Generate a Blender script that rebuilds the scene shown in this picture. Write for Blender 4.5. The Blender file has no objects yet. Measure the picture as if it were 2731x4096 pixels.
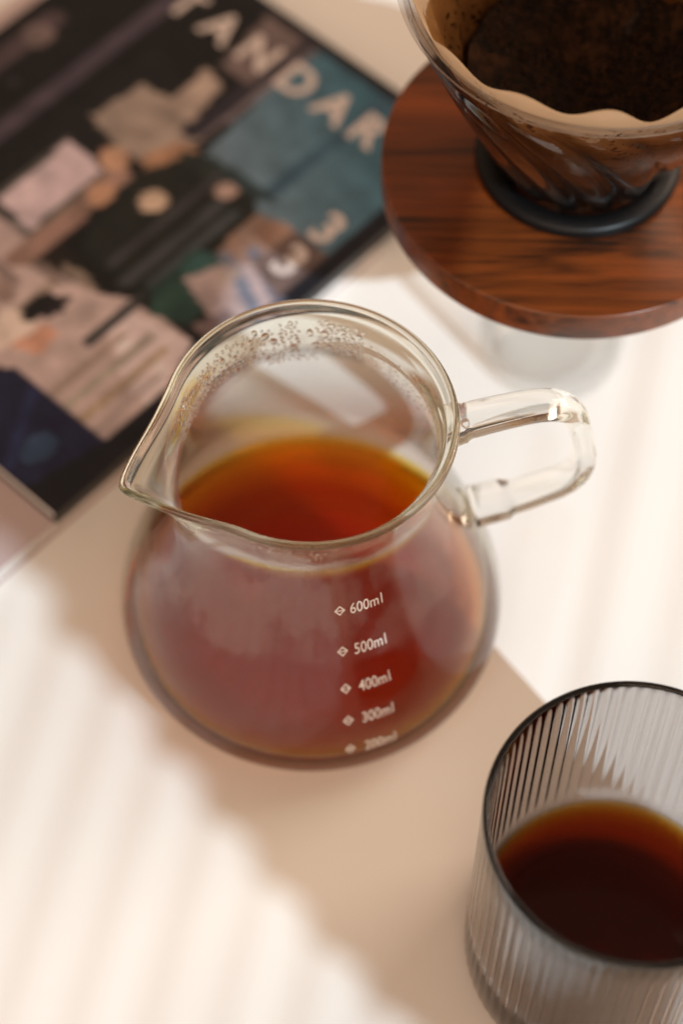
import bpy, bmesh, math, random
from math import sin, cos, pi, radians, exp, sqrt, atan2
from mathutils import Vector, Matrix, noise

random.seed(7)
S = 0.001                      # everything below is written in millimetres
scene = bpy.context.scene
COL = scene.collection

# ------------------------------------------------------------------ camera
ELEV, ROLL, DIST = radians(58.7), radians(0.79), 679.5
fw = Vector((0, cos(ELEV), -sin(ELEV)))
right = Vector((1, 0, 0)); up = right.cross(fw)
r2 = right*cos(ROLL) + up*sin(ROLL)
u2 = -right*sin(ROLL) + up*cos(ROLL)
cpos = Vector((9.2, 3.5, 60.0)) - fw*DIST
cam = bpy.data.cameras.new('camera')
cam.sensor_fit = 'AUTO'; cam.sensor_width = 36; cam.lens = 79.1
cam.clip_start = 0.01; cam.clip_end = 50
cam.dof.use_dof = True; cam.dof.focus_distance = 0.628
cam.dof.aperture_fstop = 4.2; cam.dof.aperture_blades = 9
camo = bpy.data.objects.new('camera', cam); COL.objects.link(camo)
M = Matrix.Identity(4)
for i in range(3):
    M[i][0], M[i][1], M[i][2], M[i][3] = r2[i], u2[i], -fw[i], cpos[i]*S
camo.matrix_world = M
scene.camera = camo

# ------------------------------------------------------------------ light
world = bpy.data.worlds.new('World'); scene.world = world; world.use_nodes = True
bg = world.node_tree.nodes['Background']
bg.inputs[0].default_value = (1.0, 0.67, 0.46, 1); bg.inputs[1].default_value = 0.41

SUN_AZ, SUN_EL = radians(129), radians(39.5)     # azimuth towards which shadows fall
sdir = Vector((-cos(SUN_AZ)*cos(SUN_EL), -sin(SUN_AZ)*cos(SUN_EL), sin(SUN_EL)))
LAMP = sdir*4000
sp = bpy.data.lights.new('sun_through_window', 'SPOT')
sp.energy = 730; sp.color = (0.72, 0.88, 0.97)
sp.spot_size = radians(24); sp.spot_blend = 0.2; sp.shadow_soft_size = 0.0032; sp.cycles.is_caustics_light = True
spo = bpy.data.objects.new('sun_through_window', sp); COL.objects.link(spo)
spo.location = LAMP*S
spo.rotation_euler = (-sdir).to_track_quat('-Z', 'Y').to_euler()

ar = bpy.data.lights.new('room_window_light', 'AREA')
ar.shape = 'RECTANGLE'; ar.size = 2.2; ar.size_y = 1.8; ar.energy = 24; ar.color = (1.0, 0.73, 0.53)
aro = bpy.data.objects.new('room_window_light', ar); COL.objects.link(aro)
aro.location = (-0.5, -1.8, 1.7)
aro.rotation_euler = (Vector((0, 0, 0)) - aro.location).to_track_quat('-Z', 'Y').to_euler()

br = bpy.data.lights.new('back_window_light', 'AREA')
br.shape = 'RECTANGLE'; br.size = 0.9; br.size_y = 0.8; br.energy = 15.5; br.color = (1.0, 0.77, 0.58)
bro = bpy.data.objects.new('back_window_light', br); COL.objects.link(bro)
bro.location = (1.35, 0.75, 0.95)
bro.rotation_euler = (Vector((0.02, 0, 0.03)) - bro.location).to_track_quat('-Z', 'Y').to_euler()

vs = scene.view_settings
vs.view_transform = 'Standard'; vs.look = 'None'; vs.exposure = 0.0; vs.gamma = 1.0
vs.use_curve_mapping = False
cy = scene.cycles
cy.use_denoising = True
cy.max_bounces = 40; cy.transmission_bounces = 36; cy.glossy_bounces = 36
cy.diffuse_bounces = 4; cy.transparent_max_bounces = 24; cy.volume_bounces = 0
cy.sample_clamp_indirect = 4.0; cy.blur_glossy = 0.3
cy.caustics_refractive = True; cy.caustics_reflective = True

# ------------------------------------------------------------------ helpers
def new_mat(name):
    m = bpy.data.materials.new(name); m.use_nodes = True
    nt = m.node_tree; nt.nodes.clear()
    out = nt.nodes.new('ShaderNodeOutputMaterial')
    return m, nt, out

def N(nt, t, **kw):
    n = nt.nodes.new(t)
    for k, v in kw.items():
        if k in n.inputs: n.inputs[k].default_value = v
        else: setattr(n, k, v)
    return n

def principled(name, col, rough=0.5, **kw):
    m, nt, out = new_mat(name)
    b = N(nt, 'ShaderNodeBsdfPrincipled')
    b.inputs['Base Color'].default_value = (*col, 1); b.inputs['Roughness'].default_value = rough
    for k, v in kw.items(): b.inputs[k].default_value = v
    nt.links.new(b.outputs[0], out.inputs[0])
    return m, nt, b

def math_node(nt, op, a, b=None, clamp=False):
    n = nt.nodes.new('ShaderNodeMath'); n.operation = op; n.use_clamp = clamp
    for i, v in enumerate((a, b)):
        if v is None: continue
        if isinstance(v, (int, float)): n.inputs[i].default_value = v
        else: nt.links.new(v, n.inputs[i])
    return n.outputs[0]

def maprange(nt, v, a, b, c=0.0, d=1.0, smooth=True):
    n = nt.nodes.new('ShaderNodeMapRange')
    if smooth: n.interpolation_type = 'SMOOTHSTEP'
    nt.links.new(v, n.inputs[0])
    for i, x in zip((1, 2, 3, 4), (a, b, c, d)):
        if isinstance(x, (int, float)): n.inputs[i].default_value = x
        else: nt.links.new(x, n.inputs[i])
    return n.outputs[0]

def tag(o, label=None, cat=None, group=None, kind=None):
    if label: o['label'] = label
    if cat: o['category'] = cat
    if group: o['group'] = group
    if kind: o['kind'] = kind
    return o

def empty(name, loc, rz=0):
    o = bpy.data.objects.new(name, None); COL.objects.link(o)
    o.empty_display_size = 0.01
    o.location = Vector(loc)*S; o.rotation_euler = (0, 0, rz)
    return o

def mesh_obj(name, verts, faces, mat, parent=None, smooth=True, scale=S):
    me = bpy.data.meshes.new(name)
    me.from_pydata([tuple(Vector(v)*scale) for v in verts], [], faces)
    bm = bmesh.new(); bm.from_mesh(me)
    bmesh.ops.recalc_face_normals(bm, faces=bm.faces)
    bm.to_mesh(me); bm.free()
    if smooth:
        for p in me.polygons: p.use_smooth = True
    me.materials.append(mat)
    o = bpy.data.objects.new(name, me); COL.objects.link(o)
    if parent: o.parent = parent
    return o

def revolve(prof, nseg, fn=None):
    """closed surface of revolution: prof is a list of (r, z); first/last with r == 0 become poles.
    If neither end is on the axis the profile loop is closed on itself."""
    V, F, rings = [], [], []
    loop = prof[0][0] > 1e-6
    for i, (r, z) in enumerate(prof):
        if r < 1e-6:
            rings.append([len(V)]); V.append((0, 0, z)); continue
        ring = []
        for k in range(nseg):
            t = 2*pi*k/nseg
            rr, zz = fn(t, r, z, i) if fn else (r, z)
            ring.append(len(V)); V.append((rr*cos(t), rr*sin(t), zz))
        rings.append(ring)
    n = len(rings)
    for i in range(n if loop else n-1):
        a, b = rings[i], rings[(i+1) % n]
        if len(a) == 1:
            for k in range(nseg): F.append((a[0], b[(k+1) % nseg], b[k]))
        elif len(b) == 1:
            for k in range(nseg): F.append((a[k], a[(k+1) % nseg], b[0]))
        else:
            for k in range(nseg):
                F.append((a[k], a[(k+1) % nseg], b[(k+1) % nseg], b[k]))
    return V, F

def arc(cx, cz, rx, rz, a0, a1, n):
    return [(cx + rx*cos(radians(a0+(a1-a0)*k/n)), cz + rz*sin(radians(a0+(a1-a0)*k/n))) for k in range(n+1)]

def smoothstep(a, b, x):
    t = min(1, max(0, (x-a)/(b-a))); return t*t*(3-2*t)

def box_obj(name, x0, x1, y0, y1, z0, z1, mat, parent=None, bevel=0.0):
    bm = bmesh.new()
    bmesh.ops.create_cube(bm, size=1)
    for v in bm.verts:
        v.co = Vector(((x0+x1)/2 + v.co.x*(x1-x0), (y0+y1)/2 + v.co.y*(y1-y0), (z0+z1)/2 + v.co.z*(z1-z0)))*S
    if bevel: bmesh.ops.bevel(bm, geom=list(bm.edges), offset=bevel*S, segments=3, affect='EDGES', profile=0.5)
    me = bpy.data.meshes.new(name); bm.to_mesh(me); bm.free()
    me.materials.append(mat)
    o = bpy.data.objects.new(name, me); COL.objects.link(o)
    if parent: o.parent = parent
    return o

def text_mesh(body, size, extrude=0.0, align='CENTER', offset=0.0):
    cu = bpy.data.curves.new('lettering', 'FONT')
    cu.body = body; cu.size = size; cu.align_x = align; cu.align_y = 'CENTER'
    cu.extrude = extrude; cu.offset = offset; cu.resolution_u = 4
    o = bpy.data.objects.new('lettering', cu); COL.objects.link(o)
    bpy.context.view_layer.update()
    me = bpy.data.meshes.new_from_object(o.evaluated_get(bpy.context.evaluated_depsgraph_get()))
    bpy.data.objects.remove(o); bpy.data.curves.remove(cu)
    return me

# ------------------------------------------------------------------ materials
def glass_mat(name, ior=1.47, col=(1, 1, 1), rough=0.0, absorb=None):
    m, nt, out = new_mat(name)
    g = N(nt, 'ShaderNodeBsdfGlass'); g.inputs['Color'].default_value = (*col, 1)
    g.inputs['Roughness'].default_value = rough; g.inputs['IOR'].default_value = ior
    nt.links.new(g.outputs[0], out.inputs[0])
    if absorb:
        a = N(nt, 'ShaderNodeVolumeAbsorption'); d = max(absorb)
        a.inputs['Color'].default_value = (*[1-c/d for c in absorb], 1); a.inputs['Density'].default_value = d
        nt.links.new(a.outputs[0], out.inputs['Volume'])
    return m, nt, g

def thin_reflect(nt, ior, tint=(1, 1, 1), gate=None):
    """clear interface: straight-through light plus Schlick reflection, the same from either side"""
    g = N(nt, 'ShaderNodeNewGeometry')
    d = N(nt, 'ShaderNodeVectorMath', operation='DOT_PRODUCT')
    nt.links.new(g.outputs['Incoming'], d.inputs[0]); nt.links.new(g.outputs['Normal'], d.inputs[1])
    c = math_node(nt, 'SUBTRACT', 1.0, math_node(nt, 'ABSOLUTE', d.outputs['Value']), True)
    f0 = ((ior-1)/(ior+1))**2
    fr = math_node(nt, 'ADD', f0, math_node(nt, 'MULTIPLY', math_node(nt, 'POWER', c, 5.0), 1-f0), True)
    if gate is not None: fr = math_node(nt, 'MULTIPLY', fr, gate)
    tr = N(nt, 'ShaderNodeBsdfTransparent'); tr.inputs[0].default_value = (*tint, 1)
    gl = N(nt, 'ShaderNodeBsdfGlossy'); gl.inputs['Roughness'].default_value = 0.0
    ms = N(nt, 'ShaderNodeMixShader'); nt.links.new(fr, ms.inputs[0]); nt.links.new(tr.outputs[0], ms.inputs[1]); nt.links.new(gl.outputs[0], ms.inputs[2])
    return ms.outputs[0]

def carafe_glass():
    """thick refracting lip, thin blown wall below it"""
    m, nt, g = glass_mat('carafe_glass', 1.47, (0.985, 0.98, 0.94), 0.0, (11, 11.5, 17))
    out = [n for n in nt.nodes if n.type == 'OUTPUT_MATERIAL'][0]
    tc = N(nt, 'ShaderNodeTexCoord'); sx = N(nt, 'ShaderNodeSeparateXYZ'); nt.links.new(tc.outputs['Object'], sx.inputs[0])
    ms = N(nt, 'ShaderNodeMixShader')
    rad = math_node(nt, 'SQRT', math_node(nt, 'ADD', math_node(nt, 'POWER', sx.outputs[0], 2.0), math_node(nt, 'POWER', sx.outputs[1], 2.0)))
    base = math_node(nt, 'MULTIPLY', maprange(nt, sx.outputs[2], 0.013, 0.009), maprange(nt, rad, 0.040, 0.046))
    nt.links.new(math_node(nt, 'MAXIMUM', maprange(nt, sx.outputs[2], 0.092, 0.101), math_node(nt, 'MULTIPLY', base, 0.9)), ms.inputs[0])
    nt.links.new(thin_reflect(nt, 1.47, (0.985, 0.985, 0.98)), ms.inputs[1]); nt.links.new(g.outputs[0], ms.inputs[2])
    nt.links.new(ms.outputs[0], out.inputs[0])
    return m

def coffee_mat(name, absorb):
    """the sides touch glass, so only the open top reflects"""
    m, nt, out = new_mat(name)
    g = N(nt, 'ShaderNodeNewGeometry'); sx = N(nt, 'ShaderNodeSeparateXYZ'); nt.links.new(g.outputs['Normal'], sx.inputs[0])
    gate = math_node(nt, 'GREATER_THAN', math_node(nt, 'ABSOLUTE', sx.outputs[2]), 0.4)
    nt.links.new(thin_reflect(nt, 1.33, (1, 1, 1), gate), out.inputs[0])
    a = N(nt, 'ShaderNodeVolumeAbsorption'); d = max(absorb)
    a.inputs['Color'].default_value = (*[1-c/d for c in absorb], 1); a.inputs['Density'].default_value = d
    nt.links.new(a.outputs[0], out.inputs['Volume'])
    return m

MAT = {}
MAT['carafe_glass'] = carafe_glass()
MAT['clear_glass'] = glass_mat('clear_glass', 1.47, (0.992, 0.992, 0.985), 0.0, (1.2, 0.9, 2.4))[0]
def two_zone(name, ior, col, absorb, fac_fn):
    m, nt, g = glass_mat(name, ior, col, 0.0, absorb)
    out = [n for n in nt.nodes if n.type == 'OUTPUT_MATERIAL'][0]
    ms = N(nt, 'ShaderNodeMixShader'); f = fac_fn(nt)
    if isinstance(f, float): ms.inputs[0].default_value = f
    else: nt.links.new(f, ms.inputs[0])
    nt.links.new(thin_reflect(nt, ior, col), ms.inputs[1]); nt.links.new(g.outputs[0], ms.inputs[2]); nt.links.new(ms.outputs[0], out.inputs[0])
    return m
MAT['thin_glass'] = two_zone('thin_glass', 1.47, (0.993, 0.993, 0.99), (9, 9, 9.5), lambda nt: 0.0)
def above(z0, z1):
    def fn(nt):
        tc = N(nt, 'ShaderNodeTexCoord'); sx = N(nt, 'ShaderNodeSeparateXYZ'); nt.links.new(tc.outputs['Object'], sx.inputs[0])
        return maprange(nt, sx.outputs[2], z0, z1)
    return fn
MAT['smoke_glass'] = two_zone('smoke_glass', 1.5, (0.97, 0.97, 0.97), (114, 122, 122), above(0.022, 0.034))
MAT['dripper_glass'] = two_zone('dripper_glass', 1.5, (0.97, 0.965, 0.96), (30, 36, 40), above(0.078, 0.046))
MAT['water'] = glass_mat('water', 1.33, (1, 1, 1))[0]
MAT['coffee'] = coffee_mat('coffee', (18, 82, 430))
MAT['strong_coffee'] = coffee_mat('strong_coffee', (44, 180, 600))
MAT['print_white'] = principled('white_enamel', (0.86, 0.82, 0.79), 0.5)[0]

# table: warm-white satin laminate
m, nt, b = principled('white_table', (0.80, 0.785, 0.76), 0.42)
tc = N(nt, 'ShaderNodeTexCoord'); no = N(nt, 'ShaderNodeTexNoise', Scale=9.0, Detail=4.0)
nt.links.new(tc.outputs['Object'], no.inputs['Vector'])
mx = N(nt, 'ShaderNodeMix', data_type='RGBA')
mx.inputs[6].default_value = (0.79, 0.77, 0.74, 1); mx.inputs[7].default_value = (0.82, 0.805, 0.785, 1)
nt.links.new(no.outputs[0], mx.inputs[0]); nt.links.new(mx.outputs[2], b.inputs['Base Color'])
b.inputs['Specular IOR Level'].default_value = 0.3
MAT['table'] = m

# walnut
m, nt, b = principled('walnut', (0.2, 0.08, 0.03), 0.3)
tc = N(nt, 'ShaderNodeTexCoord')
mp = N(nt, 'ShaderNodeMapping'); mp.inputs['Rotation'].default_value = (0, 0, radians(-14)); mp.inputs['Scale'].default_value = (8, 70, 40)
nt.links.new(tc.outputs['Object'], mp.inputs[0])
n1 = N(nt, 'ShaderNodeTexNoise', Scale=1.0, Detail=6.0, Roughness=0.62, Distortion=0.6); nt.links.new(mp.outputs[0], n1.inputs['Vector'])
mp2 = N(nt, 'ShaderNodeMapping'); mp2.inputs['Rotation'].default_value = (0, 0, radians(-14)); mp2.inputs['Scale'].default_value = (30, 900, 300)
nt.links.new(tc.outputs['Object'], mp2.inputs[0])
n2 = N(nt, 'ShaderNodeTexNoise', Scale=1.0, Detail=3.0, Roughness=0.6); nt.links.new(mp2.outputs[0], n2.inputs['Vector'])
ad = math_node(nt, 'ADD', math_node(nt, 'MULTIPLY', n1.outputs[0], 0.68), math_node(nt, 'MULTIPLY', n2.outputs[0], 0.32))
rp = N(nt, 'ShaderNodeValToRGB'); nt.links.new(ad, rp.inputs[0])
e = rp.color_ramp.elements
e[0].position = 0.37; e[0].color = (0.016, 0.007, 0.004, 1)
e[1].position = 0.68; e[1].color = (0.265, 0.062, 0.012, 1)
x = rp.color_ramp.elements.new(0.47); x.color = (0.118, 0.029, 0.0065, 1)
nt.links.new(rp.outputs[0], b.inputs['Base Color'])
bp = N(nt, 'ShaderNodeBump', Strength=0.12, Distance=0.0003); nt.links.new(n2.outputs[0], bp.inputs['Height'])
nt.links.new(bp.outputs[0], b.inputs['Normal'])
b.inputs['Specular IOR Level'].default_value = 0.45
MAT['walnut'] = m

MAT['rubber'] = principled('black_silicone', (0.004, 0.004, 0.0045), 0.4, **{'Specular IOR Level': 0.25})[0]
MAT['black_metal'] = principled('black_metal', (0.02, 0.02, 0.02), 0.4, Metallic=0.6)[0]

# filter paper: cream, coffee stain that climbs from the wet bed
m, nt, out = new_mat('filter_paper')
tc = N(nt, 'ShaderNodeTexCoord'); sx = N(nt, 'ShaderNodeSeparateXYZ'); nt.links.new(tc.outputs['Object'], sx.inputs[0])
n1 = N(nt, 'ShaderNodeTexNoise', Scale=75.0, Detail=7.0, Roughness=0.66); nt.links.new(tc.outputs['Object'], n1.inputs['Vector'])
hz = math_node(nt, 'ADD', sx.outputs[2], math_node(nt, 'MULTIPLY', math_node(nt, 'SUBTRACT', n1.outputs[0], 0.5), 0.030))
rp = N(nt, 'ShaderNodeValToRGB'); nt.links.new(maprange(nt, hz, 0.138, 0.182, smooth=False), rp.inputs[0])
e = rp.color_ramp.elements
e[0].position = 0.0; e[0].color = (0.075, 0.030, 0.010, 1)
e[1].position = 0.95; e[1].color = (0.78, 0.62, 0.44, 1)
x = rp.color_ramp.elements.new(0.50); x.color = (0.27, 0.125, 0.042, 1)
x = rp.color_ramp.elements.new(0.66); x.color = (0.40, 0.22, 0.09, 1)
x = rp.color_ramp.elements.new(0.69); x.color = (0.72, 0.58, 0.43, 1)
# stray grounds stuck on the paper
vo = N(nt, 'ShaderNodeTexNoise', Scale=480.0, Detail=2.0); nt.links.new(tc.outputs['Object'], vo.inputs['Vector'])
n3 = N(nt, 'ShaderNodeTexNoise', Scale=45.0, Detail=3.0); nt.links.new(tc.outputs['Object'], n3.inputs['Vector'])
spk = math_node(nt, 'MULTIPLY', math_node(nt, 'GREATER_THAN', vo.outputs[0], 0.60), maprange(nt, n3.outputs[0], 0.50, 0.58))
spk = math_node(nt, 'MULTIPLY', spk, maprange(nt, sx.outputs[2], 0.181, 0.172))
mx = N(nt, 'ShaderNodeMix', data_type='RGBA'); mx.inputs[7].default_value = (0.015, 0.007, 0.004, 1)
nt.links.new(spk, mx.inputs[0]); nt.links.new(rp.outputs[0], mx.inputs[6])
d1 = N(nt, 'ShaderNodeBsdfDiffuse'); t1 = N(nt, 'ShaderNodeBsdfTranslucent'); ms = N(nt, 'ShaderNodeMixShader'); ms.inputs[0].default_value = 0.3
nt.links.new(mx.outputs[2], d1.inputs[0]); nt.links.new(mx.outputs[2], t1.inputs[0])
nt.links.new(d1.outputs[0], ms.inputs[1]); nt.links.new(t1.outputs[0], ms.inputs[2]); nt.links.new(ms.outputs[0], out.inputs[0])
MAT['paper'] = m

# wet grounds
m, nt, b = principled('coffee_grounds', (0.014, 0.006, 0.003), 0.6)
tc = N(nt, 'ShaderNodeTexCoord')
n1 = N(nt, 'ShaderNodeTexNoise', Scale=520.0, Detail=6.0, Roughness=0.75); nt.links.new(tc.outputs['Object'], n1.inputs['Vector'])
rp = N(nt, 'ShaderNodeValToRGB'); nt.links.new(n1.outputs[0], rp.inputs[0])
e = rp.color_ramp.elements
e[0].position = 0.42; e[0].color = (0.003, 0.0015, 0.001, 1); e[1].position = 0.76; e[1].color = (0.070, 0.027, 0.009, 1)
nL = N(nt, 'ShaderNodeTexNoise', Scale=70.0, Detail=4.0, Roughness=0.6); nt.links.new(tc.outputs['Object'], nL.inputs['Vector'])
mL = N(nt, 'ShaderNodeMix', data_type='RGBA'); mL.inputs[7].default_value = (0.10, 0.040, 0.014, 1)
nt.links.new(math_node(nt, 'MULTIPLY', maprange(nt, nL.outputs[0], 0.52, 0.68), math_node(nt, 'MULTIPLY', n1.outputs[0], 0.9)), mL.inputs[0])
nt.links.new(rp.outputs[0], mL.inputs[6]); nt.links.new(mL.outputs[2], b.inputs['Base Color'])
nt.links.new(maprange(nt, nL.outputs[0], 0.35, 0.6, 0.22, 0.7), b.inputs['Roughness'])
bp = N(nt, 'ShaderNodeBump', Strength=1.0, Distance=0.0012); nt.links.new(n1.outputs[0], bp.inputs['Height']); nt.links.new(bp.outputs[0], b.inputs['Normal'])
b.inputs['Specular IOR Level'].default_value = 0.2
MAT['grounds'] = m

# condensation film on the inside of the carafe
m, nt, out = new_mat('condensation_film')
tc = N(nt, 'ShaderNodeTexCoord'); sx = N(nt, 'ShaderNodeSeparateXYZ'); nt.links.new(tc.outputs['Object'], sx.inputs[0])
nA = N(nt, 'ShaderNodeTexNoise', Scale=45.0, Detail=5.0, Roughness=0.62); nt.links.new(tc.outputs['Object'], nA.inputs['Vector'])
mpF = N(nt, 'ShaderNodeMapping'); mpF.inputs['Scale'].default_value = (1, 1, 0.45); nt.links.new(tc.outputs['Object'], mpF.inputs[0])
nB = N(nt, 'ShaderNodeTexNoise', Scale=95.0, Detail=3.0, Roughness=0.6); nt.links.new(mpF.outputs[0], nB.inputs['Vector'])
nC = N(nt, 'ShaderNodeTexNoise', Scale=1500.0, Detail=2.0); nt.links.new(tc.outputs['Object'], nC.inputs['Vector'])
zlow = maprange(nt, sx.outputs[1], -0.02, 0.012, 0.052, 0.095)
zj = math_node(nt, 'ADD', sx.outputs[2], math_node(nt, 'MULTIPLY', math_node(nt, 'SUBTRACT', nA.outputs[0], 0.5), 0.022))
dz = math_node(nt, 'SUBTRACT', zj, zlow)
low = maprange(nt, dz, 0.0, 0.007)
patch = maprange(nt, nB.outputs[0], 0.37, 0.54)
grain = maprange(nt, nC.outputs[0], 0.3, 0.7, 0.55, 1.0)
msk = math_node(nt, 'MULTIPLY', math_node(nt, 'MULTIPLY', low, math_node(nt, 'ADD', math_node(nt, 'MULTIPLY', patch, 0.75), 0.25)), grain)
msk = math_node(nt, 'MULTIPLY', msk, maprange(nt, sx.outputs[2], 0.090, 0.105, 0.16, 0.26))
tr = N(nt, 'ShaderNodeBsdfTransparent'); d1 = N(nt, 'ShaderNodeBsdfDiffuse'); t1 = N(nt, 'ShaderNodeBsdfTranslucent')
d1.inputs[0].default_value = (0.85, 0.85, 0.85, 1); t1.inputs[0].default_value = (0.85, 0.85, 0.85, 1)
bp = N(nt, 'ShaderNodeBump', Strength=0.6, Distance=0.0002); nt.links.new(nC.outputs[0], bp.inputs['Height']); nt.links.new(bp.outputs[0], d1.inputs['Normal'])
m1 = N(nt, 'ShaderNodeMixShader'); m1.inputs[0].default_value = 0.45
nt.links.new(d1.outputs[0], m1.inputs[1]); nt.links.new(t1.outputs[0], m1.inputs[2])
m2 = N(nt, 'ShaderNodeMixShader'); nt.links.new(msk, m2.inputs[0]); nt.links.new(tr.outputs[0], m2.inputs[1]); nt.links.new(m1.outputs[0], m2.inputs[2])
nt.links.new(m2.outputs[0], out.inputs[0])
MAT['film'] = m

# printed cover (vertex colour print) and paper
m, nt, b = principled('printed_cover', (0.5, 0.5, 0.5), 0.45)
at = N(nt, 'ShaderNodeAttribute', attribute_name='print'); nt.links.new(at.outputs['Color'], b.inputs['Base Color'])
b.inputs['Specular IOR Level'].default_value = 0.25
MAT['print'] = m
MAT['lettering'] = principled('cream_ink', (0.64, 0.56, 0.54), 0.5)[0]
MAT['pink_cover'] = principled('pink_card', (0.50, 0.40, 0.40), 0.5)[0]
m, nt, b = principled('page_edges', (0.72, 0.69, 0.66), 0.7)
tc = N(nt, 'ShaderNodeTexCoord'); mp = N(nt, 'ShaderNodeMapping'); mp.inputs['Scale'].default_value = (2, 2, 2500)
nt.links.new(tc.outputs['Object'], mp.inputs[0]); no = N(nt, 'ShaderNodeTexNoise', Scale=1.0, Detail=2.0); nt.links.new(mp.outputs[0], no.inputs['Vector'])
bp = N(nt, 'ShaderNodeBump', Strength=0.5, Distance=0.0004); nt.links.new(no.outputs[0], bp.inputs['Height']); nt.links.new(bp.outputs[0], b.inputs['Normal'])
MAT['pages'] = m
MAT['black_card'] = principled('black_card', (0.016, 0.014, 0.015), 0.4)[0]
MAT['gobo_board'] = principled('gobo_paint', (0.6, 0.55, 0.5), 0.7)[0]  # plain board of the added shade gobo
def sheer(name, opacity):
    m, nt, out = new_mat(name)
    tr = N(nt, 'ShaderNodeBsdfTransparent'); d1 = N(nt, 'ShaderNodeBsdfDiffuse'); ms = N(nt, 'ShaderNodeMixShader'); ms.inputs[0].default_value = opacity
    d1.inputs[0].default_value = (0.8, 0.78, 0.75, 1)
    nt.links.new(tr.outputs[0], ms.inputs[1]); nt.links.new(d1.outputs[0], ms.inputs[2]); nt.links.new(ms.outputs[0], out.inputs[0])
    return m
MAT['sheer'] = sheer('sheer_strip', 0.30)  # partly see-through strips of that gobo
MAT['sheer_thin'] = sheer('thin_sheer_strip', 0.22)

# ------------------------------------------------------------------ table
V, F = [], []
tb = mesh_obj('tabletop', [(-1500, -1200, 0), (1500, -1200, 0), (1500, 1500, 0), (-1500, 1500, 0), (-1500, -1200, -25), (1500, -1200, -25), (1500, 1500, -25), (-1500, 1500, -25)],
              [(0, 1, 2, 3), (7, 6, 5, 4), (0, 4, 5, 1), (1, 5, 6, 2), (2, 6, 7, 3), (3, 7, 4, 0)], MAT['table'], smooth=False)
tag(tb, 'white satin tabletop', None, kind='structure')

# ------------------------------------------------------------------ unseen gobo, added and cut to throw the shade (2.4 m away, behind the camera)
GAP = 2400.0
def on_plane(x, y, dist):
    """the point of the plane `dist` from the table centre that shades table point (x, y)"""
    P = Vector((x, y, 0)); d = LAMP - P
    t = (dist - P.dot(sdir))/d.dot(sdir)
    return P + d*t
def panel(name, pts, dist, mat, parent, thick=5.0):
    bot = [on_plane(x, y, dist) for x, y in pts]; n = len(bot)
    if thick:
        top = [p + sdir*thick for p in bot]
        F = [tuple(range(n)), tuple(range(2*n-1, n-1, -1))] + [(i, n+i, n+(i+1) % n, (i+1) % n) for i in range(n)]
        o = mesh_obj(name, bot+top, F, mat, parent, smooth=False)
    else:
        o = mesh_obj(name, bot, [tuple(range(n))], mat, parent, smooth=False)
    bm = bmesh.new(); bm.from_mesh(o.data); bmesh.ops.triangulate(bm, faces=[f for f in bm.faces if len(f.verts) > 4]); bm.to_mesh(o.data); bm.free()
    return o
gobo = empty('shade_gobo', (0, 0, 0)); tag(gobo, kind='structure')
sd = Vector((0.215, 0.977)); sn = Vector((0.977, -0.215))      # strip shadow direction on the table and its normal
stair = []
a0, a1 = Vector((-101, 20)), Vector((18, -126))
P_ = 21.0
def edge_pt(n):      # point of the edge line whose strip coordinate is n
    na, nb = a0.dot(sn), a1.dot(sn)
    return a0 + (a1-a0)*((n-na)/(nb-na))
k0 = -22
for k in range(k0, 30):
    nn = -52.0 - 10.0 + P_*k
    p = edge_pt(nn); q = edge_pt(nn+P_)
    s_mid = (p.dot(sd)+q.dot(sd))/2 + 2; jit = random.uniform(-2, 2)
    stair += [tuple(sn*nn + sd*(s_mid*.6+p.dot(sd)*.4+jit)), tuple(sn*(nn+P_) + sd*(s_mid*.6+q.dot(sd)*.4+jit))]
panel('gobo_panel', [(-52, 93), (110, 760), (-900, 760), (-900, 860), (-700, 660), (520, -560), (640, -599)][:3] + [(-760, 760), (600, -610), (645, -604)], 2050, MAT['gobo_board'], gobo)
low = [p for p in stair if p[0] > -900 and p[1] < 700]
panel('gobo_panel', low + [(low[-1][0], low[-1][1]+90), (low[0][0], low[0][1]+90)], 2700, MAT['gobo_board'], gobo)
for k in range(-6, 16):  # see-through strips added to shape the sun stripes
    nn = -52.0 - 10.0 + P_*k
    c = edge_pt(nn); s1 = c.dot(sd) + 6
    w = 10.5 + random.uniform(-2, 2)
    pts = [tuple(sn*(nn-1) + sd*s1), tuple(sn*(nn+w) + sd*s1), tuple(sn*(nn+w) + sd*(s1-520)), tuple(sn*(nn-1) + sd*(s1-520))]
    panel('gobo_strip', pts, 2560-2*(k % 2), MAT['sheer'], gobo, 0)
for nn, w, mt, sa, sb in ((87, 8.0, 'sheer', -70, 330), (58, 7.0, 'sheer_thin', -60, 90), (112, 10.0, 'sheer_thin', -60, 200), (70, 4.5, 'sheer_thin', -60, 60), (136, 9.0, 'sheer', -60, 200)):
    pts = [tuple(sn*nn + sd*sb), tuple(sn*(nn+w) + sd*sb), tuple(sn*(nn+w-3) + sd*sa), tuple(sn*(nn-3) + sd*sa)]
    panel('gobo_strip', pts, GAP-44, MAT[mt], gobo, 0)

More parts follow.
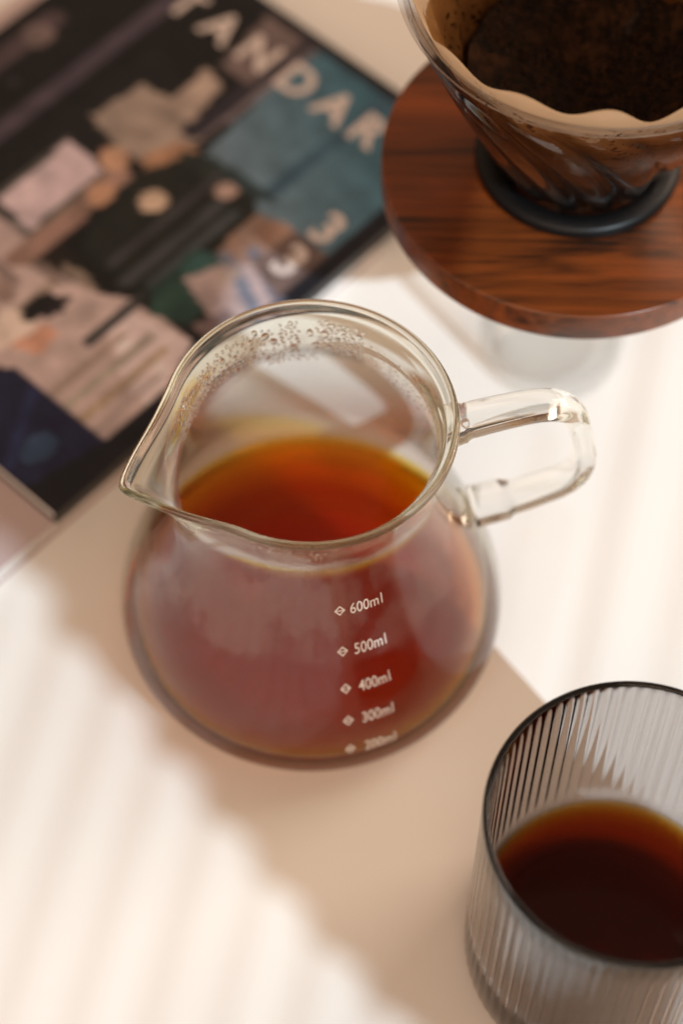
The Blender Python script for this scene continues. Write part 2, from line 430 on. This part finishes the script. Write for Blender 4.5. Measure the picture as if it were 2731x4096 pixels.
# ------------------------------------------------------------------ carafe
RM, ZM, RB = 60.2, 15.5, 46.5
def bez(p0, p1, p2, p3, n):
    return [tuple((1-a)**3*p0[i]+3*a*(1-a)**2*p1[i]+3*a*a*(1-a)*p2[i]+a**3*p3[i] for i in (0, 1)) for a in [k/n for k in range(n+1)]]
hgt = 106-ZM
wall = bez((RM, ZM), (RM, ZM+.22*hgt), (38.2, 106-.40*hgt), (38.6, 106), 44)
outer = [(0, 1.2), (20, 1.2), (38, 1.2), (41, 0.5), (43.5, 0.0)] + arc(RB, ZM, RM-RB, ZM, -88, -4, 14) + wall
lip_o = [(39.0, 109.0), (39.8, 111.4), (41.0, 113.2)] + arc(40.85, 114.75, 1.25, 1.25, -40, 200, 12)
lip_i = [(38.2, 112.4), (37.0, 109.6), (36.5, 106)]
TH = 2.3
TB = 4.2      # the wall thickens towards the base
def wall_t(z): return TH + (TB-TH)*smoothstep(42, 16, z)
inner = [(r-wall_t(z), z) for r, z in reversed(wall)][1:] + [(RM-TB-.4, ZM-3), (RM-TB-1.6, ZM-6.5), (RM-TB-4.5, ZM-9.4), (RM-TB-9.5, ZM-10.6), (39, 4.7), (20, 4.6), (0, 4.6)]
SP_AZ = radians(204.7)
def spout(t, r, z, i=0):
    d = (t-SP_AZ+pi) % (2*pi) - pi
    w = radians(39)
    x = sqrt(d*d + radians(1.6)**2) - radians(1.6)
    if x < w and z > 78:
        g = smoothstep(78, 117, z)**1.25
        s = (1-x/w)**2.0
        return r + 15.2*s*g, z + 0.6*s*g - 2.2*sin(pi*min(1, x/w))**2*g*0.5
    return r, z
def r_outer(z):
    for (ra, za), (rb, zb) in zip(wall, wall[1:]):
        if za <= z <= zb: return ra + (rb-ra)*(z-za)/(zb-za)
    return 38.6 if z > 100 else RM
carafe = empty('coffee_carafe', (0, 0, 0))
tag(carafe, 'clear glass coffee carafe with pouring spout, loop handle and white millilitre marks', 'carafe')
V, F = revolve(outer+lip_o+lip_i+inner, 240, spout)
mesh_obj('glass_body', V, F, MAT['carafe_glass'], carafe)

# handle: one flattened glass rod bent into a rounded loop
HAZ = radians(13.5); hd = Vector((cos(HAZ), sin(HAZ), 0)); hs = Vector((-sin(HAZ), cos(HAZ), 0)); HOFF = hs*-4.0
ctrl = [(39.6, 104.5), (46, 106), (56, 107.0), (65.5, 107), (73, 104.4), (78, 97.5), (80.5, 87.5), (82.4, 77), (81.6, 69.0), (77, 63.4), (69, 60.6), (61, 58.8), (r_outer(57)+0.6, 57.4)]
def catmull(P, n):
    out = []
    for i in range(len(P)-1):
        p0 = P[max(i-1, 0)]; p1 = P[i]; p2 = P[i+1]; p3 = P[min(i+2, len(P)-1)]
        for k in range(n):
            t = k/n
            out.append(tuple(0.5*((2*p1[j]) + (-p0[j]+p2[j])*t + (2*p0[j]-5*p1[j]+4*p2[j]-p3[j])*t*t + (-p0[j]+3*p1[j]-3*p2[j]+p3[j])*t**3) for j in range(len(p1))))
    out.append(tuple(P[-1])); return out
path = catmull(ctrl, 6); V = []; F = []; ns = 28
for i, (s, z) in enumerate(path):
    a = path[max(i-1, 0)]; c = path[min(i+1, len(path)-1)]
    tx, tz = c[0]-a[0], c[1]-a[1]; L = sqrt(tx*tx+tz*tz); nx, nz = -tz/L, tx/L
    f = i/(len(path)-1)
    hw = 5.9 - 1.0*sin(pi*f) ; ht = 4.0 - 0.5*sin(pi*f)
    if f < 0.06: hw *= 1.1; ht *= 1.15
    if f > 0.93: hw *= 1.18; ht *= 1.2
    for k in range(ns):
        t = 2*pi*k/ns; ce, se = cos(t), sin(t)
        q = 0.85
        cx = math.copysign(abs(ce)**q, ce)*hw; cz = math.copysign(abs(se)**q, se)*ht
        V.append(HOFF + hd*(s+nx*cz) + hs*cx + Vector((0, 0, z+nz*cz)))
for i in range(len(path)-1):
    for k in range(ns):
        F.append((i*ns+k, i*ns+(k+1) % ns, (i+1)*ns+(k+1) % ns, (i+1)*ns+k))
F.append(tuple(range(ns))); F.append(tuple((len(path)-1)*ns+k for k in reversed(range(ns))))
mesh_obj('handle', V, F, MAT['clear_glass'], carafe)

# white millilitre marks, wrapped onto the wall
def wrap(x, h, az0, z0, off=0.12):
    """x mm along the circumference, h mm up the slope of the wall"""
    dz = 0.5; slope = (r_outer(z0-dz)-r_outer(z0+dz))/(2*dz)
    z = z0 + h/sqrt(1+slope*slope); r = r_outer(z)
    t = az0 + x/r_outer(z0); nrm = 1/sqrt(1+slope*slope)
    rr = r + off*nrm
    return Vector((rr*cos(t), rr*sin(t), z + off*slope*nrm))
for ml, z0, az_ in ((600, 79.0, -66.6), (500, 62.8, -67.1), (400, 48.5, -67.6), (300, 36.0, -68.0), (200, 23.6, -68.3)):
    me = text_mesh('%dm l' % ml, 1.0, offset=0.006)
    xs = [v.co.x for v in me.vertices]; ys = [v.co.y for v in me.vertices]
    w = max(xs)-min(xs); h = max(ys)-min(ys); cx = (max(xs)+min(xs))/2; cyy = (max(ys)+min(ys))/2
    sx_, sy_ = 9.9/w, 4.5/h
    for v in me.vertices:
        v.co = wrap((v.co.x-cx)*sx_, (v.co.y-cyy)*sy_, radians(az_), z0)*S
    me.materials.clear(); me.materials.append(MAT['print_white'])
    o = bpy.data.objects.new('graduation_mark', me); COL.objects.link(o); o.parent = carafe
    # diamond outline with a bar through it
    V, F = [], []
    def quad(pts):
        b0 = len(V); n = len(pts)
        V.extend(wrap(x, y, radians(-77.5), z0) for x, y in pts); F.append(tuple(range(b0, b0+n)))
    A, B_, th = 1.65, 2.1, 0.66
    cs = [(A, 0), (0, B_), (-A, 0), (0, -B_)]; ci = [(x*th, y*th) for x, y in cs]
    for k in range(4): quad([cs[k], cs[(k+1) % 4], ci[(k+1) % 4], ci[k]])
    quad([(-A*0.6, -0.22), (A*0.6, -0.22), (A*0.6, 0.22), (-A*0.6, 0.22)])
    mesh_obj('diamond_mark', V, F, MAT['print_white'], o, smooth=False)

# condensation: film and droplets on the inner wall
V, F = [], []
zs = [46+1.5*k for k in range(41)]; ng = 200
for z in zs:
    for k in range(ng):
        t = 2*pi*k/ng; r, zz = spout(t, r_outer(z)-TH-0.35, z); V.append((r*cos(t), r*sin(t), zz))
for i in range(len(zs)-1):
    for k in range(ng): F.append((i*ng+k, i*ng+(k+1) % ng, (i+1)*ng+(k+1) % ng, (i+1)*ng+k))
o = mesh_obj('condensation_film', V, F, MAT['film'], carafe); o['kind'] = 'stuff'

def ico(sub):
    bm = bmesh.new(); bmesh.ops.create_icosphere(bm, subdivisions=sub, radius=1)
    v = [x.co.copy() for x in bm.verts]; f = [tuple(y.index for y in x.verts) for x in bm.faces]; bm.free(); return v, f
IV, IF = ico(2)
DV, DF = [], []
def inner_r(z):
    if z <= 106: return r_outer(z)-TH
    pts = [(36.5, 106), (37.0, 109.6), (38.2, 112.4)]
    for (ra, za), (rb, zb) in zip(pts, pts[1:]):
        if za <= z <= zb: return ra+(rb-ra)*(z-za)/(zb-za)
    return 38.2
def drop(az, z, w, h, d, lean=0.0):
    t = radians(az); r, zz = spout(t, inner_r(z)-0.12, z)
    C = Vector((r*cos(t), r*sin(t), zz)); n = Vector((-cos(t), -sin(t), 0)); tg = Vector((-sin(t), cos(t), 0))
    slope = (inner_r(z+1)-inner_r(z-1))/2; upv = Vector((cos(t)*slope, sin(t)*slope, 1)).normalized()
    b0 = len(DV); j = [random.uniform(-.18, .18) for _ in range(3)]
    for p in IV:
        x = p.x*(1+j[0]*p.y)*w + lean*p.y*h; y = p.y*(1+j[1]*p.x)*h; q = max(p.z, -0.15)*d
        DV.append(C + tg*x + upv*y + n*(q+0.15*d))
    DF.extend(tuple(b0+i for i in f) for f in IF)
placed = []
def scatter(n, az0, az1, z0, z1, s0, s1, sep=1.0, bias=1.0):
    tries = 0; done = 0
    while done < n and tries < n*14:
        tries += 1
        az = random.uniform(az0, az1); z = z0+(z1-z0)*random.random()**bias
        s = s0+(s1-s0)*random.random()**2.2
        X = radians(az)*37
        if any((X-a)**2+(z-b)**2 < ((s+c)*sep)**2 for a, b, c in placed): continue
        placed.append((X, z, s)); done += 1
        drop(az, z, s*random.uniform(.85, 1.15), s*random.uniform(.9, 1.35), s*.34, random.uniform(-.3, .3))
scatter(14, 70, 150, 99, 108, 1.2, 1.7, 1.1)
scatter(105, 108, 152, 96.5, 110.5, .5, 1.15)
scatter(32, 96, 106, 95, 110.5, .5, 1.1)
scatter(70, 66, 88, 98, 110.5, .5, 1.2)
scatter(70, 150, 174, 94, 109.5, .35, .9)
scatter(110, 5, 62, 92, 107, .28, .62)
scatter(60, 88, 112, 92, 98, .28, .5)
scatter(160, 225, 352, 103.5, 110, .22, .5, 1.0)
scatter(70, 225, 340, 95, 104, .2, .42, 1.2)
o = mesh_obj('condensation_droplets', DV, DF, MAT['water'], carafe); o['kind'] = 'stuff'

# coffee in the carafe
LV = 25.0
wi = [(r-wall_t(z)-0.35, z) for r, z in wall if z < LV-0.5]
ctop = r_outer(LV)-wall_t(LV)-0.35
cprof = [(0, 4.95), (20, 4.95), (38.8, 5.05), (RM-TB-9.8, ZM-10.3), (RM-TB-4.9, ZM-9.1), (RM-TB-2.0, ZM-6.3), (RM-TB-.8, ZM-3)] + wi + [(ctop, LV+0.25), (ctop-0.25, LV+0.1), (ctop-0.8, LV+0.02), (ctop-3, LV), (ctop-12, LV), (20, LV), (0, LV)]
V, F = revolve(cprof, 160)
cof = mesh_obj('brewed_coffee', V, F, MAT['coffee'])
tag(cof, 'red amber filter coffee filling the bottom of the glass carafe', 'coffee')

# ------------------------------------------------------------------ ribbed tumbler
CX, CY, CH, CR = 87.7, -112.0, 98.0, 40.7
cup = empty('ribbed_tumbler', (CX, CY, 0)); tag(cup, 'smoky grey ribbed glass tumbler standing in the shade', 'tumbler')
NR = 72
outer = [(0, 1.0), (24, 1.0), (31, 0.4), (34, 0.0)] + arc(CR-7.5, 9, 7.5, 9, -86, 0, 10) + [(CR, 25), (CR, 45), (CR, 65), (CR, 82), (CR, CH-7), (CR, CH-4), (CR-.05, CH-2.4)]
rim = arc(CR-0.95, CH-0.95, 0.9, 0.9, 0, 180, 8)
inn = [(CR-2.0, CH-3), (CR-2.3, CH-7), (CR-2.4, 82), (CR-2.4, 60), (CR-2.4, 40), (CR-2.4, 24), (CR-2.4, 14), (CR-3.4, 9.5), (CR-6, 7.4), (28, 7), (0, 7)]
nout = len(outer)
def ribs(t, r, z, i):
    if i < nout and z < CH-1:
        a = smoothstep(0.3, 6, z)*(1-0.85*smoothstep(CH-6, CH-2.6, z))
        return r - 0.22*a*(0.5-0.5*cos(NR*t))**1.6, z
    return r, z
V, F = revolve(outer+rim+inn, NR*8, ribs)
mesh_obj('glass_body', V, F, MAT['smoke_glass'], cup)
LC = 25.0; ri = CR-2.4-0.45
cprof = [(0, 7.3), (27.8, 7.3), (CR-6.4, 7.8), (CR-3.9, 9.9), (ri, 14.2), (ri, LC-1), (ri, LC+0.6), (ri-.4, LC+.25), (ri-1.2, LC+.06), (ri-3, LC), (20, LC), (0, LC)]
V, F = revolve(cprof, 144)
cc = mesh_obj('poured_coffee', V, F, MAT['strong_coffee']); cc.location = Vector((CX, CY, 0))*S
tag(cc, 'dark coffee in the bottom of the ribbed grey tumbler', 'coffee')
BV, BF = ico(3)
for bx_, by_, br in ((-24.5, -20.5, 1.9), (-26.8, -21.6, 1.4)):
    o = mesh_obj('bubble', [Vector((bx_, by_, LC+0.1)) + p*br for p in BV], BF, MAT['water'], cc)

# ------------------------------------------------------------------ dripper on its wooden collar
DX, DY = 81.0, 109.0
drip = empty('coffee_dripper', (DX, DY, 88)); tag(drip, 'swirl-ribbed glass coffee dripper seated in a round walnut collar', 'coffee dripper')
V, F = revolve([(0, 0), (58.5, 0)] + arc(59.8, 1.3, 1.2, 1.3, -90, 0, 4) + arc(60.2, 11.2, .8, .8, 0, 90, 5) + [(57, 12.0), (30, 12.0), (0, 12.0)], 160)
mesh_obj('wood_collar', V, F, MAT['walnut'], drip, smooth=True)
V, F = revolve([(24.0, 12.03), (31.0, 12.03), (31.8, 12.5), (32.0, 13.6), (31.6, 15.2), (30.6, 16.1), (27.5, 16.6), (25.4, 16.0), (24.2, 14.6)], 120)
mesh_obj('silicone_ring', V, F, MAT['rubber'], drip)
Z0, Z1 = 12.6, 89.0
po, pi_ = [], []
for k in range(41):
    f = k/40; z = Z0 + (Z1-Z0)*f
    r = 22.5 + (57.6-22.5)*(f**0.93)
    po.append((r, z)); pi_.append((r-3.0, z))
lipd = arc(57.5, 90.5, 1.5, 1.5, -30, 200, 10)
gprof = po + lipd + list(reversed(pi_))
NSW = 15
def swirl(t, r, z, i):
    f = (z-Z0)/(Z1-Z0)
    a = smoothstep(0.0, 0.10, f)*(1-smoothstep(0.82, 0.97, f))
    ph = NSW*(t + 0.95*f)
    c_ = abs(cos(ph/2))
    if i <= 40: return r + a*2.3*(c_-0.65), z
    if i > 40+len(lipd)-1: return r + a*1.3*(c_-0.6), z
    return r, z
V, F = revolve(gprof, 300, swirl)
mesh_obj('glass_cone', V, F, MAT['dripper_glass'], drip)

# paper filter, a thin folded cone standing a little proud of the rim
V, F = [], []; nt_, nz_ = 260, 44
def paper_pt(t, f, off):
    top = 95.2 + 0.9*sin(3*t+.7) + 0.8*sin(7*t+2.0) + (2.6+1.4*sin(4*t+1))*sin(15*t+.5+.5*sin(2*t)) + 1.4*noise.noise(Vector((cos(t)*4, sin(t)*4, 2)))
    z = 13.2 + (top-13.2)*f
    fr = (z-Z0)/(Z1-Z0)
    r = 22.5 + 35.1*(max(fr, 0.001)**0.93) - 3.0 - 0.5 - off
    a_ = smoothstep(0.0, 0.10, fr)*(1-smoothstep(0.82, 0.97, fr))
    r += a_*1.3*(abs(cos(NSW*(t+0.95*fr)/2))-0.6) - 0.5*(1+sin(15*t+.5))*smoothstep(.9, 1.0, f)
    return Vector((r*cos(t), r*sin(t), z))
for s, off in ((0, 0.0), (1, 0.28)):
    for i in range(nz_+1):
        for k in range(nt_): V.append(paper_pt(2*pi*k/nt_, i/nz_, off))
base2 = (nz_+1)*nt_
for i in range(nz_):
    for k in range(nt_):
        a, b_, c_, d_ = i*nt_+k, i*nt_+(k+1) % nt_, (i+1)*nt_+(k+1) % nt_, (i+1)*nt_+k
        F.append((a, b_, c_, d_)); F.append((base2+d_, base2+c_, base2+b_, base2+a))
for k in range(nt_):
    k2 = (k+1) % nt_
    F.append((nz_*nt_+k, nz_*nt_+k2, base2+nz_*nt_+k2, base2+nz_*nt_+k)); F.append((k2, k, base2+k, base2+k2))
V = [v + Vector((0, 0, 88)) for v in V]
pf = mesh_obj('paper_filter', V, F, MAT['paper']); pf.location = Vector((DX, DY, 0))*S
tag(pf, 'cream paper coffee filter with wavy edge, stained brown, inside the glass dripper', 'paper filter')

# wet grounds
V, F = [], []; nr_, na_ = 60, 160
def bed(r, t):
    q = r/36.0
    z = 133 + 9*max(0, q)**2.2 + 3*smoothstep(.5, 1, q)*noise.noise(Vector((cos(t)*3, sin(t)*3, 9))) + 3.0*noise.noise(Vector((r*cos(t)*.08, r*sin(t)*.08, 3))) + 2.4*noise.noise(Vector((r*cos(t)*.3, r*sin(t)*.3, 7))) + 0.8*noise.noise(Vector((r*cos(t)*.8, r*sin(t)*.8, 1)))
    return z
V.append((0, 0, bed(0, 0)))
for i in range(1, nr_+1):
    for k in range(na_):
        t = 2*pi*k/na_
        R_ = 36.3 + 0.8*noise.noise(Vector((cos(t)*2.5, sin(t)*2.5, 5)))
        r = R_*i/nr_; V.append((r*cos(t), r*sin(t), bed(r, t)))
for k in range(na_): F.append((0, 1+k, 1+(k+1) % na_))
for i in range(nr_-1):
    for k in range(na_): F.append((1+i*na_+k, 1+(i+1)*na_+k, 1+(i+1)*na_+(k+1) % na_, 1+i*na_+(k+1) % na_))
b0 = 1+(nr_-1)*na_; nb = len(V)
for k in range(na_):
    t = 2*pi*k/na_; V.append((15*cos(t), 15*sin(t), 103))
for k in range(na_): F.append((b0+k, nb+k, nb+(k+1) % na_, b0+(k+1) % na_))
F.append(tuple(nb+k for k in reversed(range(na_))))
gr = mesh_obj('coffee_grounds', V, F, MAT['grounds']); gr.location = Vector((DX, DY, 0))*S
tag(gr, 'wet dark coffee grounds bedded in the paper filter', 'coffee grounds')

# small clear glass that carries the dripper
V, F = revolve([(0, 0.6), (18, 0.6), (20, 0.1)] + arc(21.5, 4, 3.3, 3.9, -85, 0, 6) + [(25.3, 40), (25.9, 85)] + arc(24.9, 86.9, 1.0, 1.0, 0, 180, 6) + [(23.8, 85), (23.2, 40), (22.6, 9), (20.5, 6.5), (0, 6.2)], 96)
gl = mesh_obj('clear_glass_cup', V, F, MAT['thin_glass']); gl.location = Vector((DX, DY, 0))*S
tag(gl, 'small clear glass cup under the walnut collar, holding the dripper up', 'glass cup')

# ------------------------------------------------------------------ magazines
BU, BV_ = Vector((0.744, -0.668, 0)), Vector((0.668, 0.744, 0))
ROT = atan2(BU.y, BU.x)
B0 = Vector((-84, 29, 0)) - BU*172
ZT = 15.0     # top of the upper magazine
def lin(c):
    return [((x/255)/12.92 if x/255 <= .04045 else ((x/255+.055)/1.055)**2.4) for x in c]
AMB = (0.70, 0.52, 0.40)
def ink(c):
    return tuple(min(.85, a/b_) for a, b_ in zip(lin(c), AMB))
def inpoly(x, y, P):
    c = False; j = len(P)-1
    for i in range(len(P)):
        if (P[i][1] > y) != (P[j][1] > y) and x < (P[j][0]-P[i][0])*(y-P[i][1])/(P[j][1]-P[i][1])+P[i][0]: c = not c
        j = i
    return c
def segd(x, y, a, b_):
    dx, dy = b_[0]-a[0], b_[1]-a[1]; t = max(0, min(1, ((x-a[0])*dx+(y-a[1])*dy)/(dx*dx+dy*dy)))
    return sqrt((x-a[0]-t*dx)**2+(y-a[1]-t*dy)**2)
# the cover photograph: a dim cafe interior behind glass (print, in millimetres of the cover)
ART = [
 ('poly', [(0, 0), (172, 0), (172, 211), (0, 211)], (20, 17, 16)),
 ('poly', [(52, 64), (100, 60), (104, 78), (60, 80)], (30, 22, 18)),
 ('line', ((39.7, 0), (40.4, 205), 3.6), (62, 48, 50)),
 ('line', ((13.4, 60), (15, 150), 4.5), (66, 48, 46)), ('blob', (16.5, 140, 6, 6), (95, 72, 64)),
 ('poly', [(52, 98), (75, 98), (75, 160), (52, 165)], (24, 20, 19)),
 ('poly', [(59, 126), (62, 150), (73, 151), (96, 146), (95, 124), (77, 122)], (126, 100, 84)),
 ('poly', [(75, 148.5), (73.5, 171), (84, 169), (88, 148)], (140, 110, 92)),
 ('poly', [(86, 124), (91, 139), (99, 141), (100, 119)], (136, 92, 66)),
 ('poly', [(58, 56), (90, 56), (90, 72), (58, 72)], (150, 118, 106)), ('poly', [(62.0, 113), (80.4, 111), (82.0, 75), (62.5, 76)], (172, 138, 130)),
 ('poly', [(60.3, 114.5), (62.0, 113), (62.5, 74), (60.3, 74)], (70, 60, 52)), ('line', ((61, 74), (83, 73.5), 1.4), (74, 64, 56)),
 ('line', ((81.4, 112), (83.0, 74), 1.6), (78, 68, 58)),
 ('poly', [(84, 60), (92, 60), (91, 116), (82, 118)], (120, 85, 70)),
 ('teal', [(96.7, 207), (166, 208), (167, 128), (142, 128), (119.7, 141), (102, 140.8), (97.5, 182)], None),
 ('line', ((133, 207), (131.2, 142), 2.6), (52, 66, 72)),
 ('poly', [(166, 0), (173, 0), (173, 211), (166, 211)], (22, 19, 21)),
 ('poly', [(0, 206), (172, 206), (172, 211), (0, 211)], (26, 22, 22)),
 ('line', ((91.5, 207), (91, 146), 4.0), (40, 32, 33)), ('line', ((96.4, 205), (96, 146), 1.2), (98, 78, 74)),
 ('poly', [(76, 176), (90, 176), (90, 205), (72, 205)], (92, 70, 62)),
 ('poly', [(100, 80), (150, 80), (148, 118), (128, 141), (100, 141), (90, 118)], (27, 25, 21)),
 ('blob', (112, 139, 14, 3.2), (33, 36, 32)), ('blob', (124, 142, 13, 2.4), (40, 46, 45)), ('blob', (103, 136, 8, 3), (33, 33, 28)),
 ('line', ((113, 84), (113, 138), 1.5), (52, 44, 42)), ('line', ((122, 82), (122.5, 128), 2.6), (54, 48, 46)), ('line', ((128.5, 86), (129, 130), 1.2), (60, 56, 54)),
 ('blob', (103.7, 113.4, 5, 5), (168, 130, 104)), ('blob', (119.6, 134.6, 4, 4), (140, 106, 90)), ('blob', (79.7, 117.5, 6, 5), (160, 112, 84)), ('blob', (88, 103, 4.5, 6), (160, 110, 82)),
 ('poly', [(131, 84), (150, 82), (152, 100), (140, 112), (129, 108)], (34, 46, 38)), ('blob', (141, 86, 7, 9), (38, 52, 42)), ('blob', (136, 104, 5, 7), (44, 62, 54)),
 ('poly', [(136, 112), (158, 112), (160, 137), (146, 138), (134, 134)], (128, 92, 74)), ('poly', [(139, 120), (147, 119), (147, 136), (139, 137)], (116, 80, 62)),
 ('poly', [(136, 96), (166, 88), (166, 112), (150, 118), (142, 112)], (150, 118, 106)), ('line', ((140, 113), (164, 103), 2.4), (100, 92, 94)), ('line', ((146, 121), (166, 112), 2.2), (88, 80, 82)), ('poly', [(152, 84), (166, 82), (166, 96), (156, 98)], (104, 78, 70)),
 ('blob', (146, 108, 3, 5), (150, 120, 104)), ('poly', [(148, 117), (166, 112), (166, 138), (150, 138)], (88, 64, 54)),
 ('poly', [(60, 0), (60, 60), (86, 57), (96, 67), (117, 71), (130, 78), (157, 79), (166, 56), (166, 30), (163.6, 31), (124, 31), (100, 20)], (164, 130, 116)),
 ('poly', [(132, 74), (157, 79), (166, 56), (166, 50), (150, 52), (134, 62)], (196, 160, 146)),  # brighter floor strip: the sun patch is put into the ink
 ('line', ((104, 62), (104, 32), 1.6), (132, 104, 86)), ('line', ((138, 66), (138, 32), 1.2), (142, 112, 94)), ('line', ((145, 70), (145, 32), 1.8), (140, 118, 98)), ('line', ((152, 70), (152, 32), 1.4), (150, 116, 88)), ('line', ((159, 62), (159, 32), 1.0), (140, 112, 100)),
 ('blob', (100, 66, 8, 2.2), (108, 84, 72)), ('blob', (88, 56, 9, 2.5), (120, 92, 80)), ('blob', (109, 72, 8, 2), (120, 95, 78)), ('blob', (94, 50, 6, 4), (130, 98, 84)),
 ('line', ((130.8, 55), (130.4, 80), 2.0), (52, 46, 42)),
 ('poly', [(104, 30), (112, 32), (117, 44), (110, 50), (100, 46)], (192, 156, 134)), ('poly', [(113, 36), (123, 40), (121, 50), (114, 50)], (176, 118, 92)), ('blob', (108, 54, 4.2, 7.5), (24, 20, 19)), ('blob', (112, 58, 3, 6), (30, 22, 22)),
 ('poly', [(60, 0), (172, 0), (172, 30), (160, 30.5), (120, 31.5), (116, 22)], (28, 26, 40)),
 ('line', ((132, 28), (148, 2), 2.0), (36, 36, 56)), ('blob', (150, 14, 5, 7), (44, 52, 66)), ('poly', [(158, 0), (172, 0), (172, 60), (164, 60), (164, 31)], (22, 19, 21)),
 ('blob', (26, 118, 2, 2), (50, 40, 40)),
]
def art_color(x, y):
    c = (20, 17, 16)
    for kind, g, col in ART:
        if kind == 'poly' and inpoly(x, y, g): c = col
        elif kind == 'line' and segd(x, y, g[0], g[1]) < g[2]: c = col
        elif kind == 'blob' and ((x-g[0])/g[2])**2+((y-g[1])/g[3])**2 < 1: c = col
        elif kind == 'teal' and inpoly(x, y, g):
            f = min(1, max(0, (x-96)/60*.35 + (y-130)/75*.75))
            a, b_ = (98, 99, 100), (46, 70, 74); c = tuple(a[i]+(b_[i]-a[i])*f for i in range(3))
    k = 1 + .18*noise.noise(Vector((x*.12, y*.12, 1))) + .12*noise.noise(Vector((x*.5, y*.5, 4)))
    return tuple(min(255, v*k) for v in c)

mag = empty('coffee_magazine', B0, ROT); tag(mag, 'dark magazine with cafe photo cover and cream title letters, lying on a pink magazine', 'magazine')
nx_, ny_ = 115, 140
V, F, C = [], [], []
for j in range(ny_+1):
    for i in range(nx_+1):
        x, y = 3.5+168.5*i/nx_, 211*j/ny_; V.append((x, y, ZT)); C.append((*ink(art_color(x, y)), 1))
for j in range(ny_):
    for i in range(nx_):
        a = j*(nx_+1)+i; F.append((a, a+1, a+nx_+2, a+nx_+1))
cov = mesh_obj('front_cover', V, F, MAT['print'], mag, smooth=False)
at = cov.data.color_attributes.new('print', 'FLOAT_COLOR', 'POINT')
for i, c in enumerate(C): at.data[i].color = c
box_obj('cover_board', 3.5, 172, 0, 211, ZT-0.5, ZT-0.05, MAT['black_card'], mag)
box_obj('spine', 171.2, 172.4, 0.2, 210.8, 8.58, ZT-0.53, MAT['black_card'], mag)
box_obj('page_block', 4.5, 171.1, 0.8, 210.2, 8.6, ZT-0.52, MAT['pages'], mag)
box_obj('back_cover', 3.5, 172, 0, 211, 8.1, 8.55, MAT['black_card'], mag)
for ch, u in zip('STANDART', (27, 45.3, 63.7, 83, 102.7, 121.2, 138.6, 155.5)):
    me = text_mesh(ch, 19.5*S, extrude=0.05*S, offset=0.5*S)
    xs = [v.co.x for v in me.vertices]; ys = [v.co.y for v in me.vertices]; cx = (max(xs)+min(xs))/2; cyy = (max(ys)+min(ys))/2
    for v in me.vertices: v.co = Vector((u*S + (v.co.x-cx), 189.5*S + (v.co.y-cyy), ZT*S+0.0001+v.co.z))
    me.materials.clear(); me.materials.append(MAT['lettering'])
    o = bpy.data.objects.new('title_letter', me); COL.objects.link(o); o.parent = mag
for v0 in (146.5, 127.0):
    me = text_mesh('3', 19.5*S, extrude=0.05*S, offset=0.5*S)
    xs = [v.co.x for v in me.vertices]; ys = [v.co.y for v in me.vertices]; cx = (max(xs)+min(xs))/2; cyy = (max(ys)+min(ys))/2
    for v in me.vertices: v.co = Vector((157.5*S + (v.co.x-cx), v0*S + (v.co.y-cyy), ZT*S+0.0001+v.co.z))
    me.materials.clear(); me.materials.append(MAT['lettering'])
    o = bpy.data.objects.new('issue_number', me); COL.objects.link(o); o.parent = mag

B1 = Vector((-84, 29, 0)) - BU*1.0 - BU*180 - BV_*75
mag2 = empty('pink_magazine', B1, ROT); tag(mag2, 'plain dusty pink magazine lying beneath the dark magazine', 'magazine')
box_obj('front_cover', 0, 180, 0, 235, 7.4, 8.0, MAT['pink_cover'], mag2)
box_obj('page_block', 1, 179.2, 1, 234, 0.6, 7.35, MAT['pages'], mag2)
box_obj('back_cover', 0, 180, 0, 235, 0.05, 0.55, MAT['pink_cover'], mag2)

# sunlight refracted through the clear vessels onto the table
tb.cycles.is_caustics_receiver = True
for o in bpy.data.objects:
    if o.type == 'MESH' and o.name.split('.')[0] in ('handle', 'glass_body.001'):
        o.cycles.is_caustics_caster = True
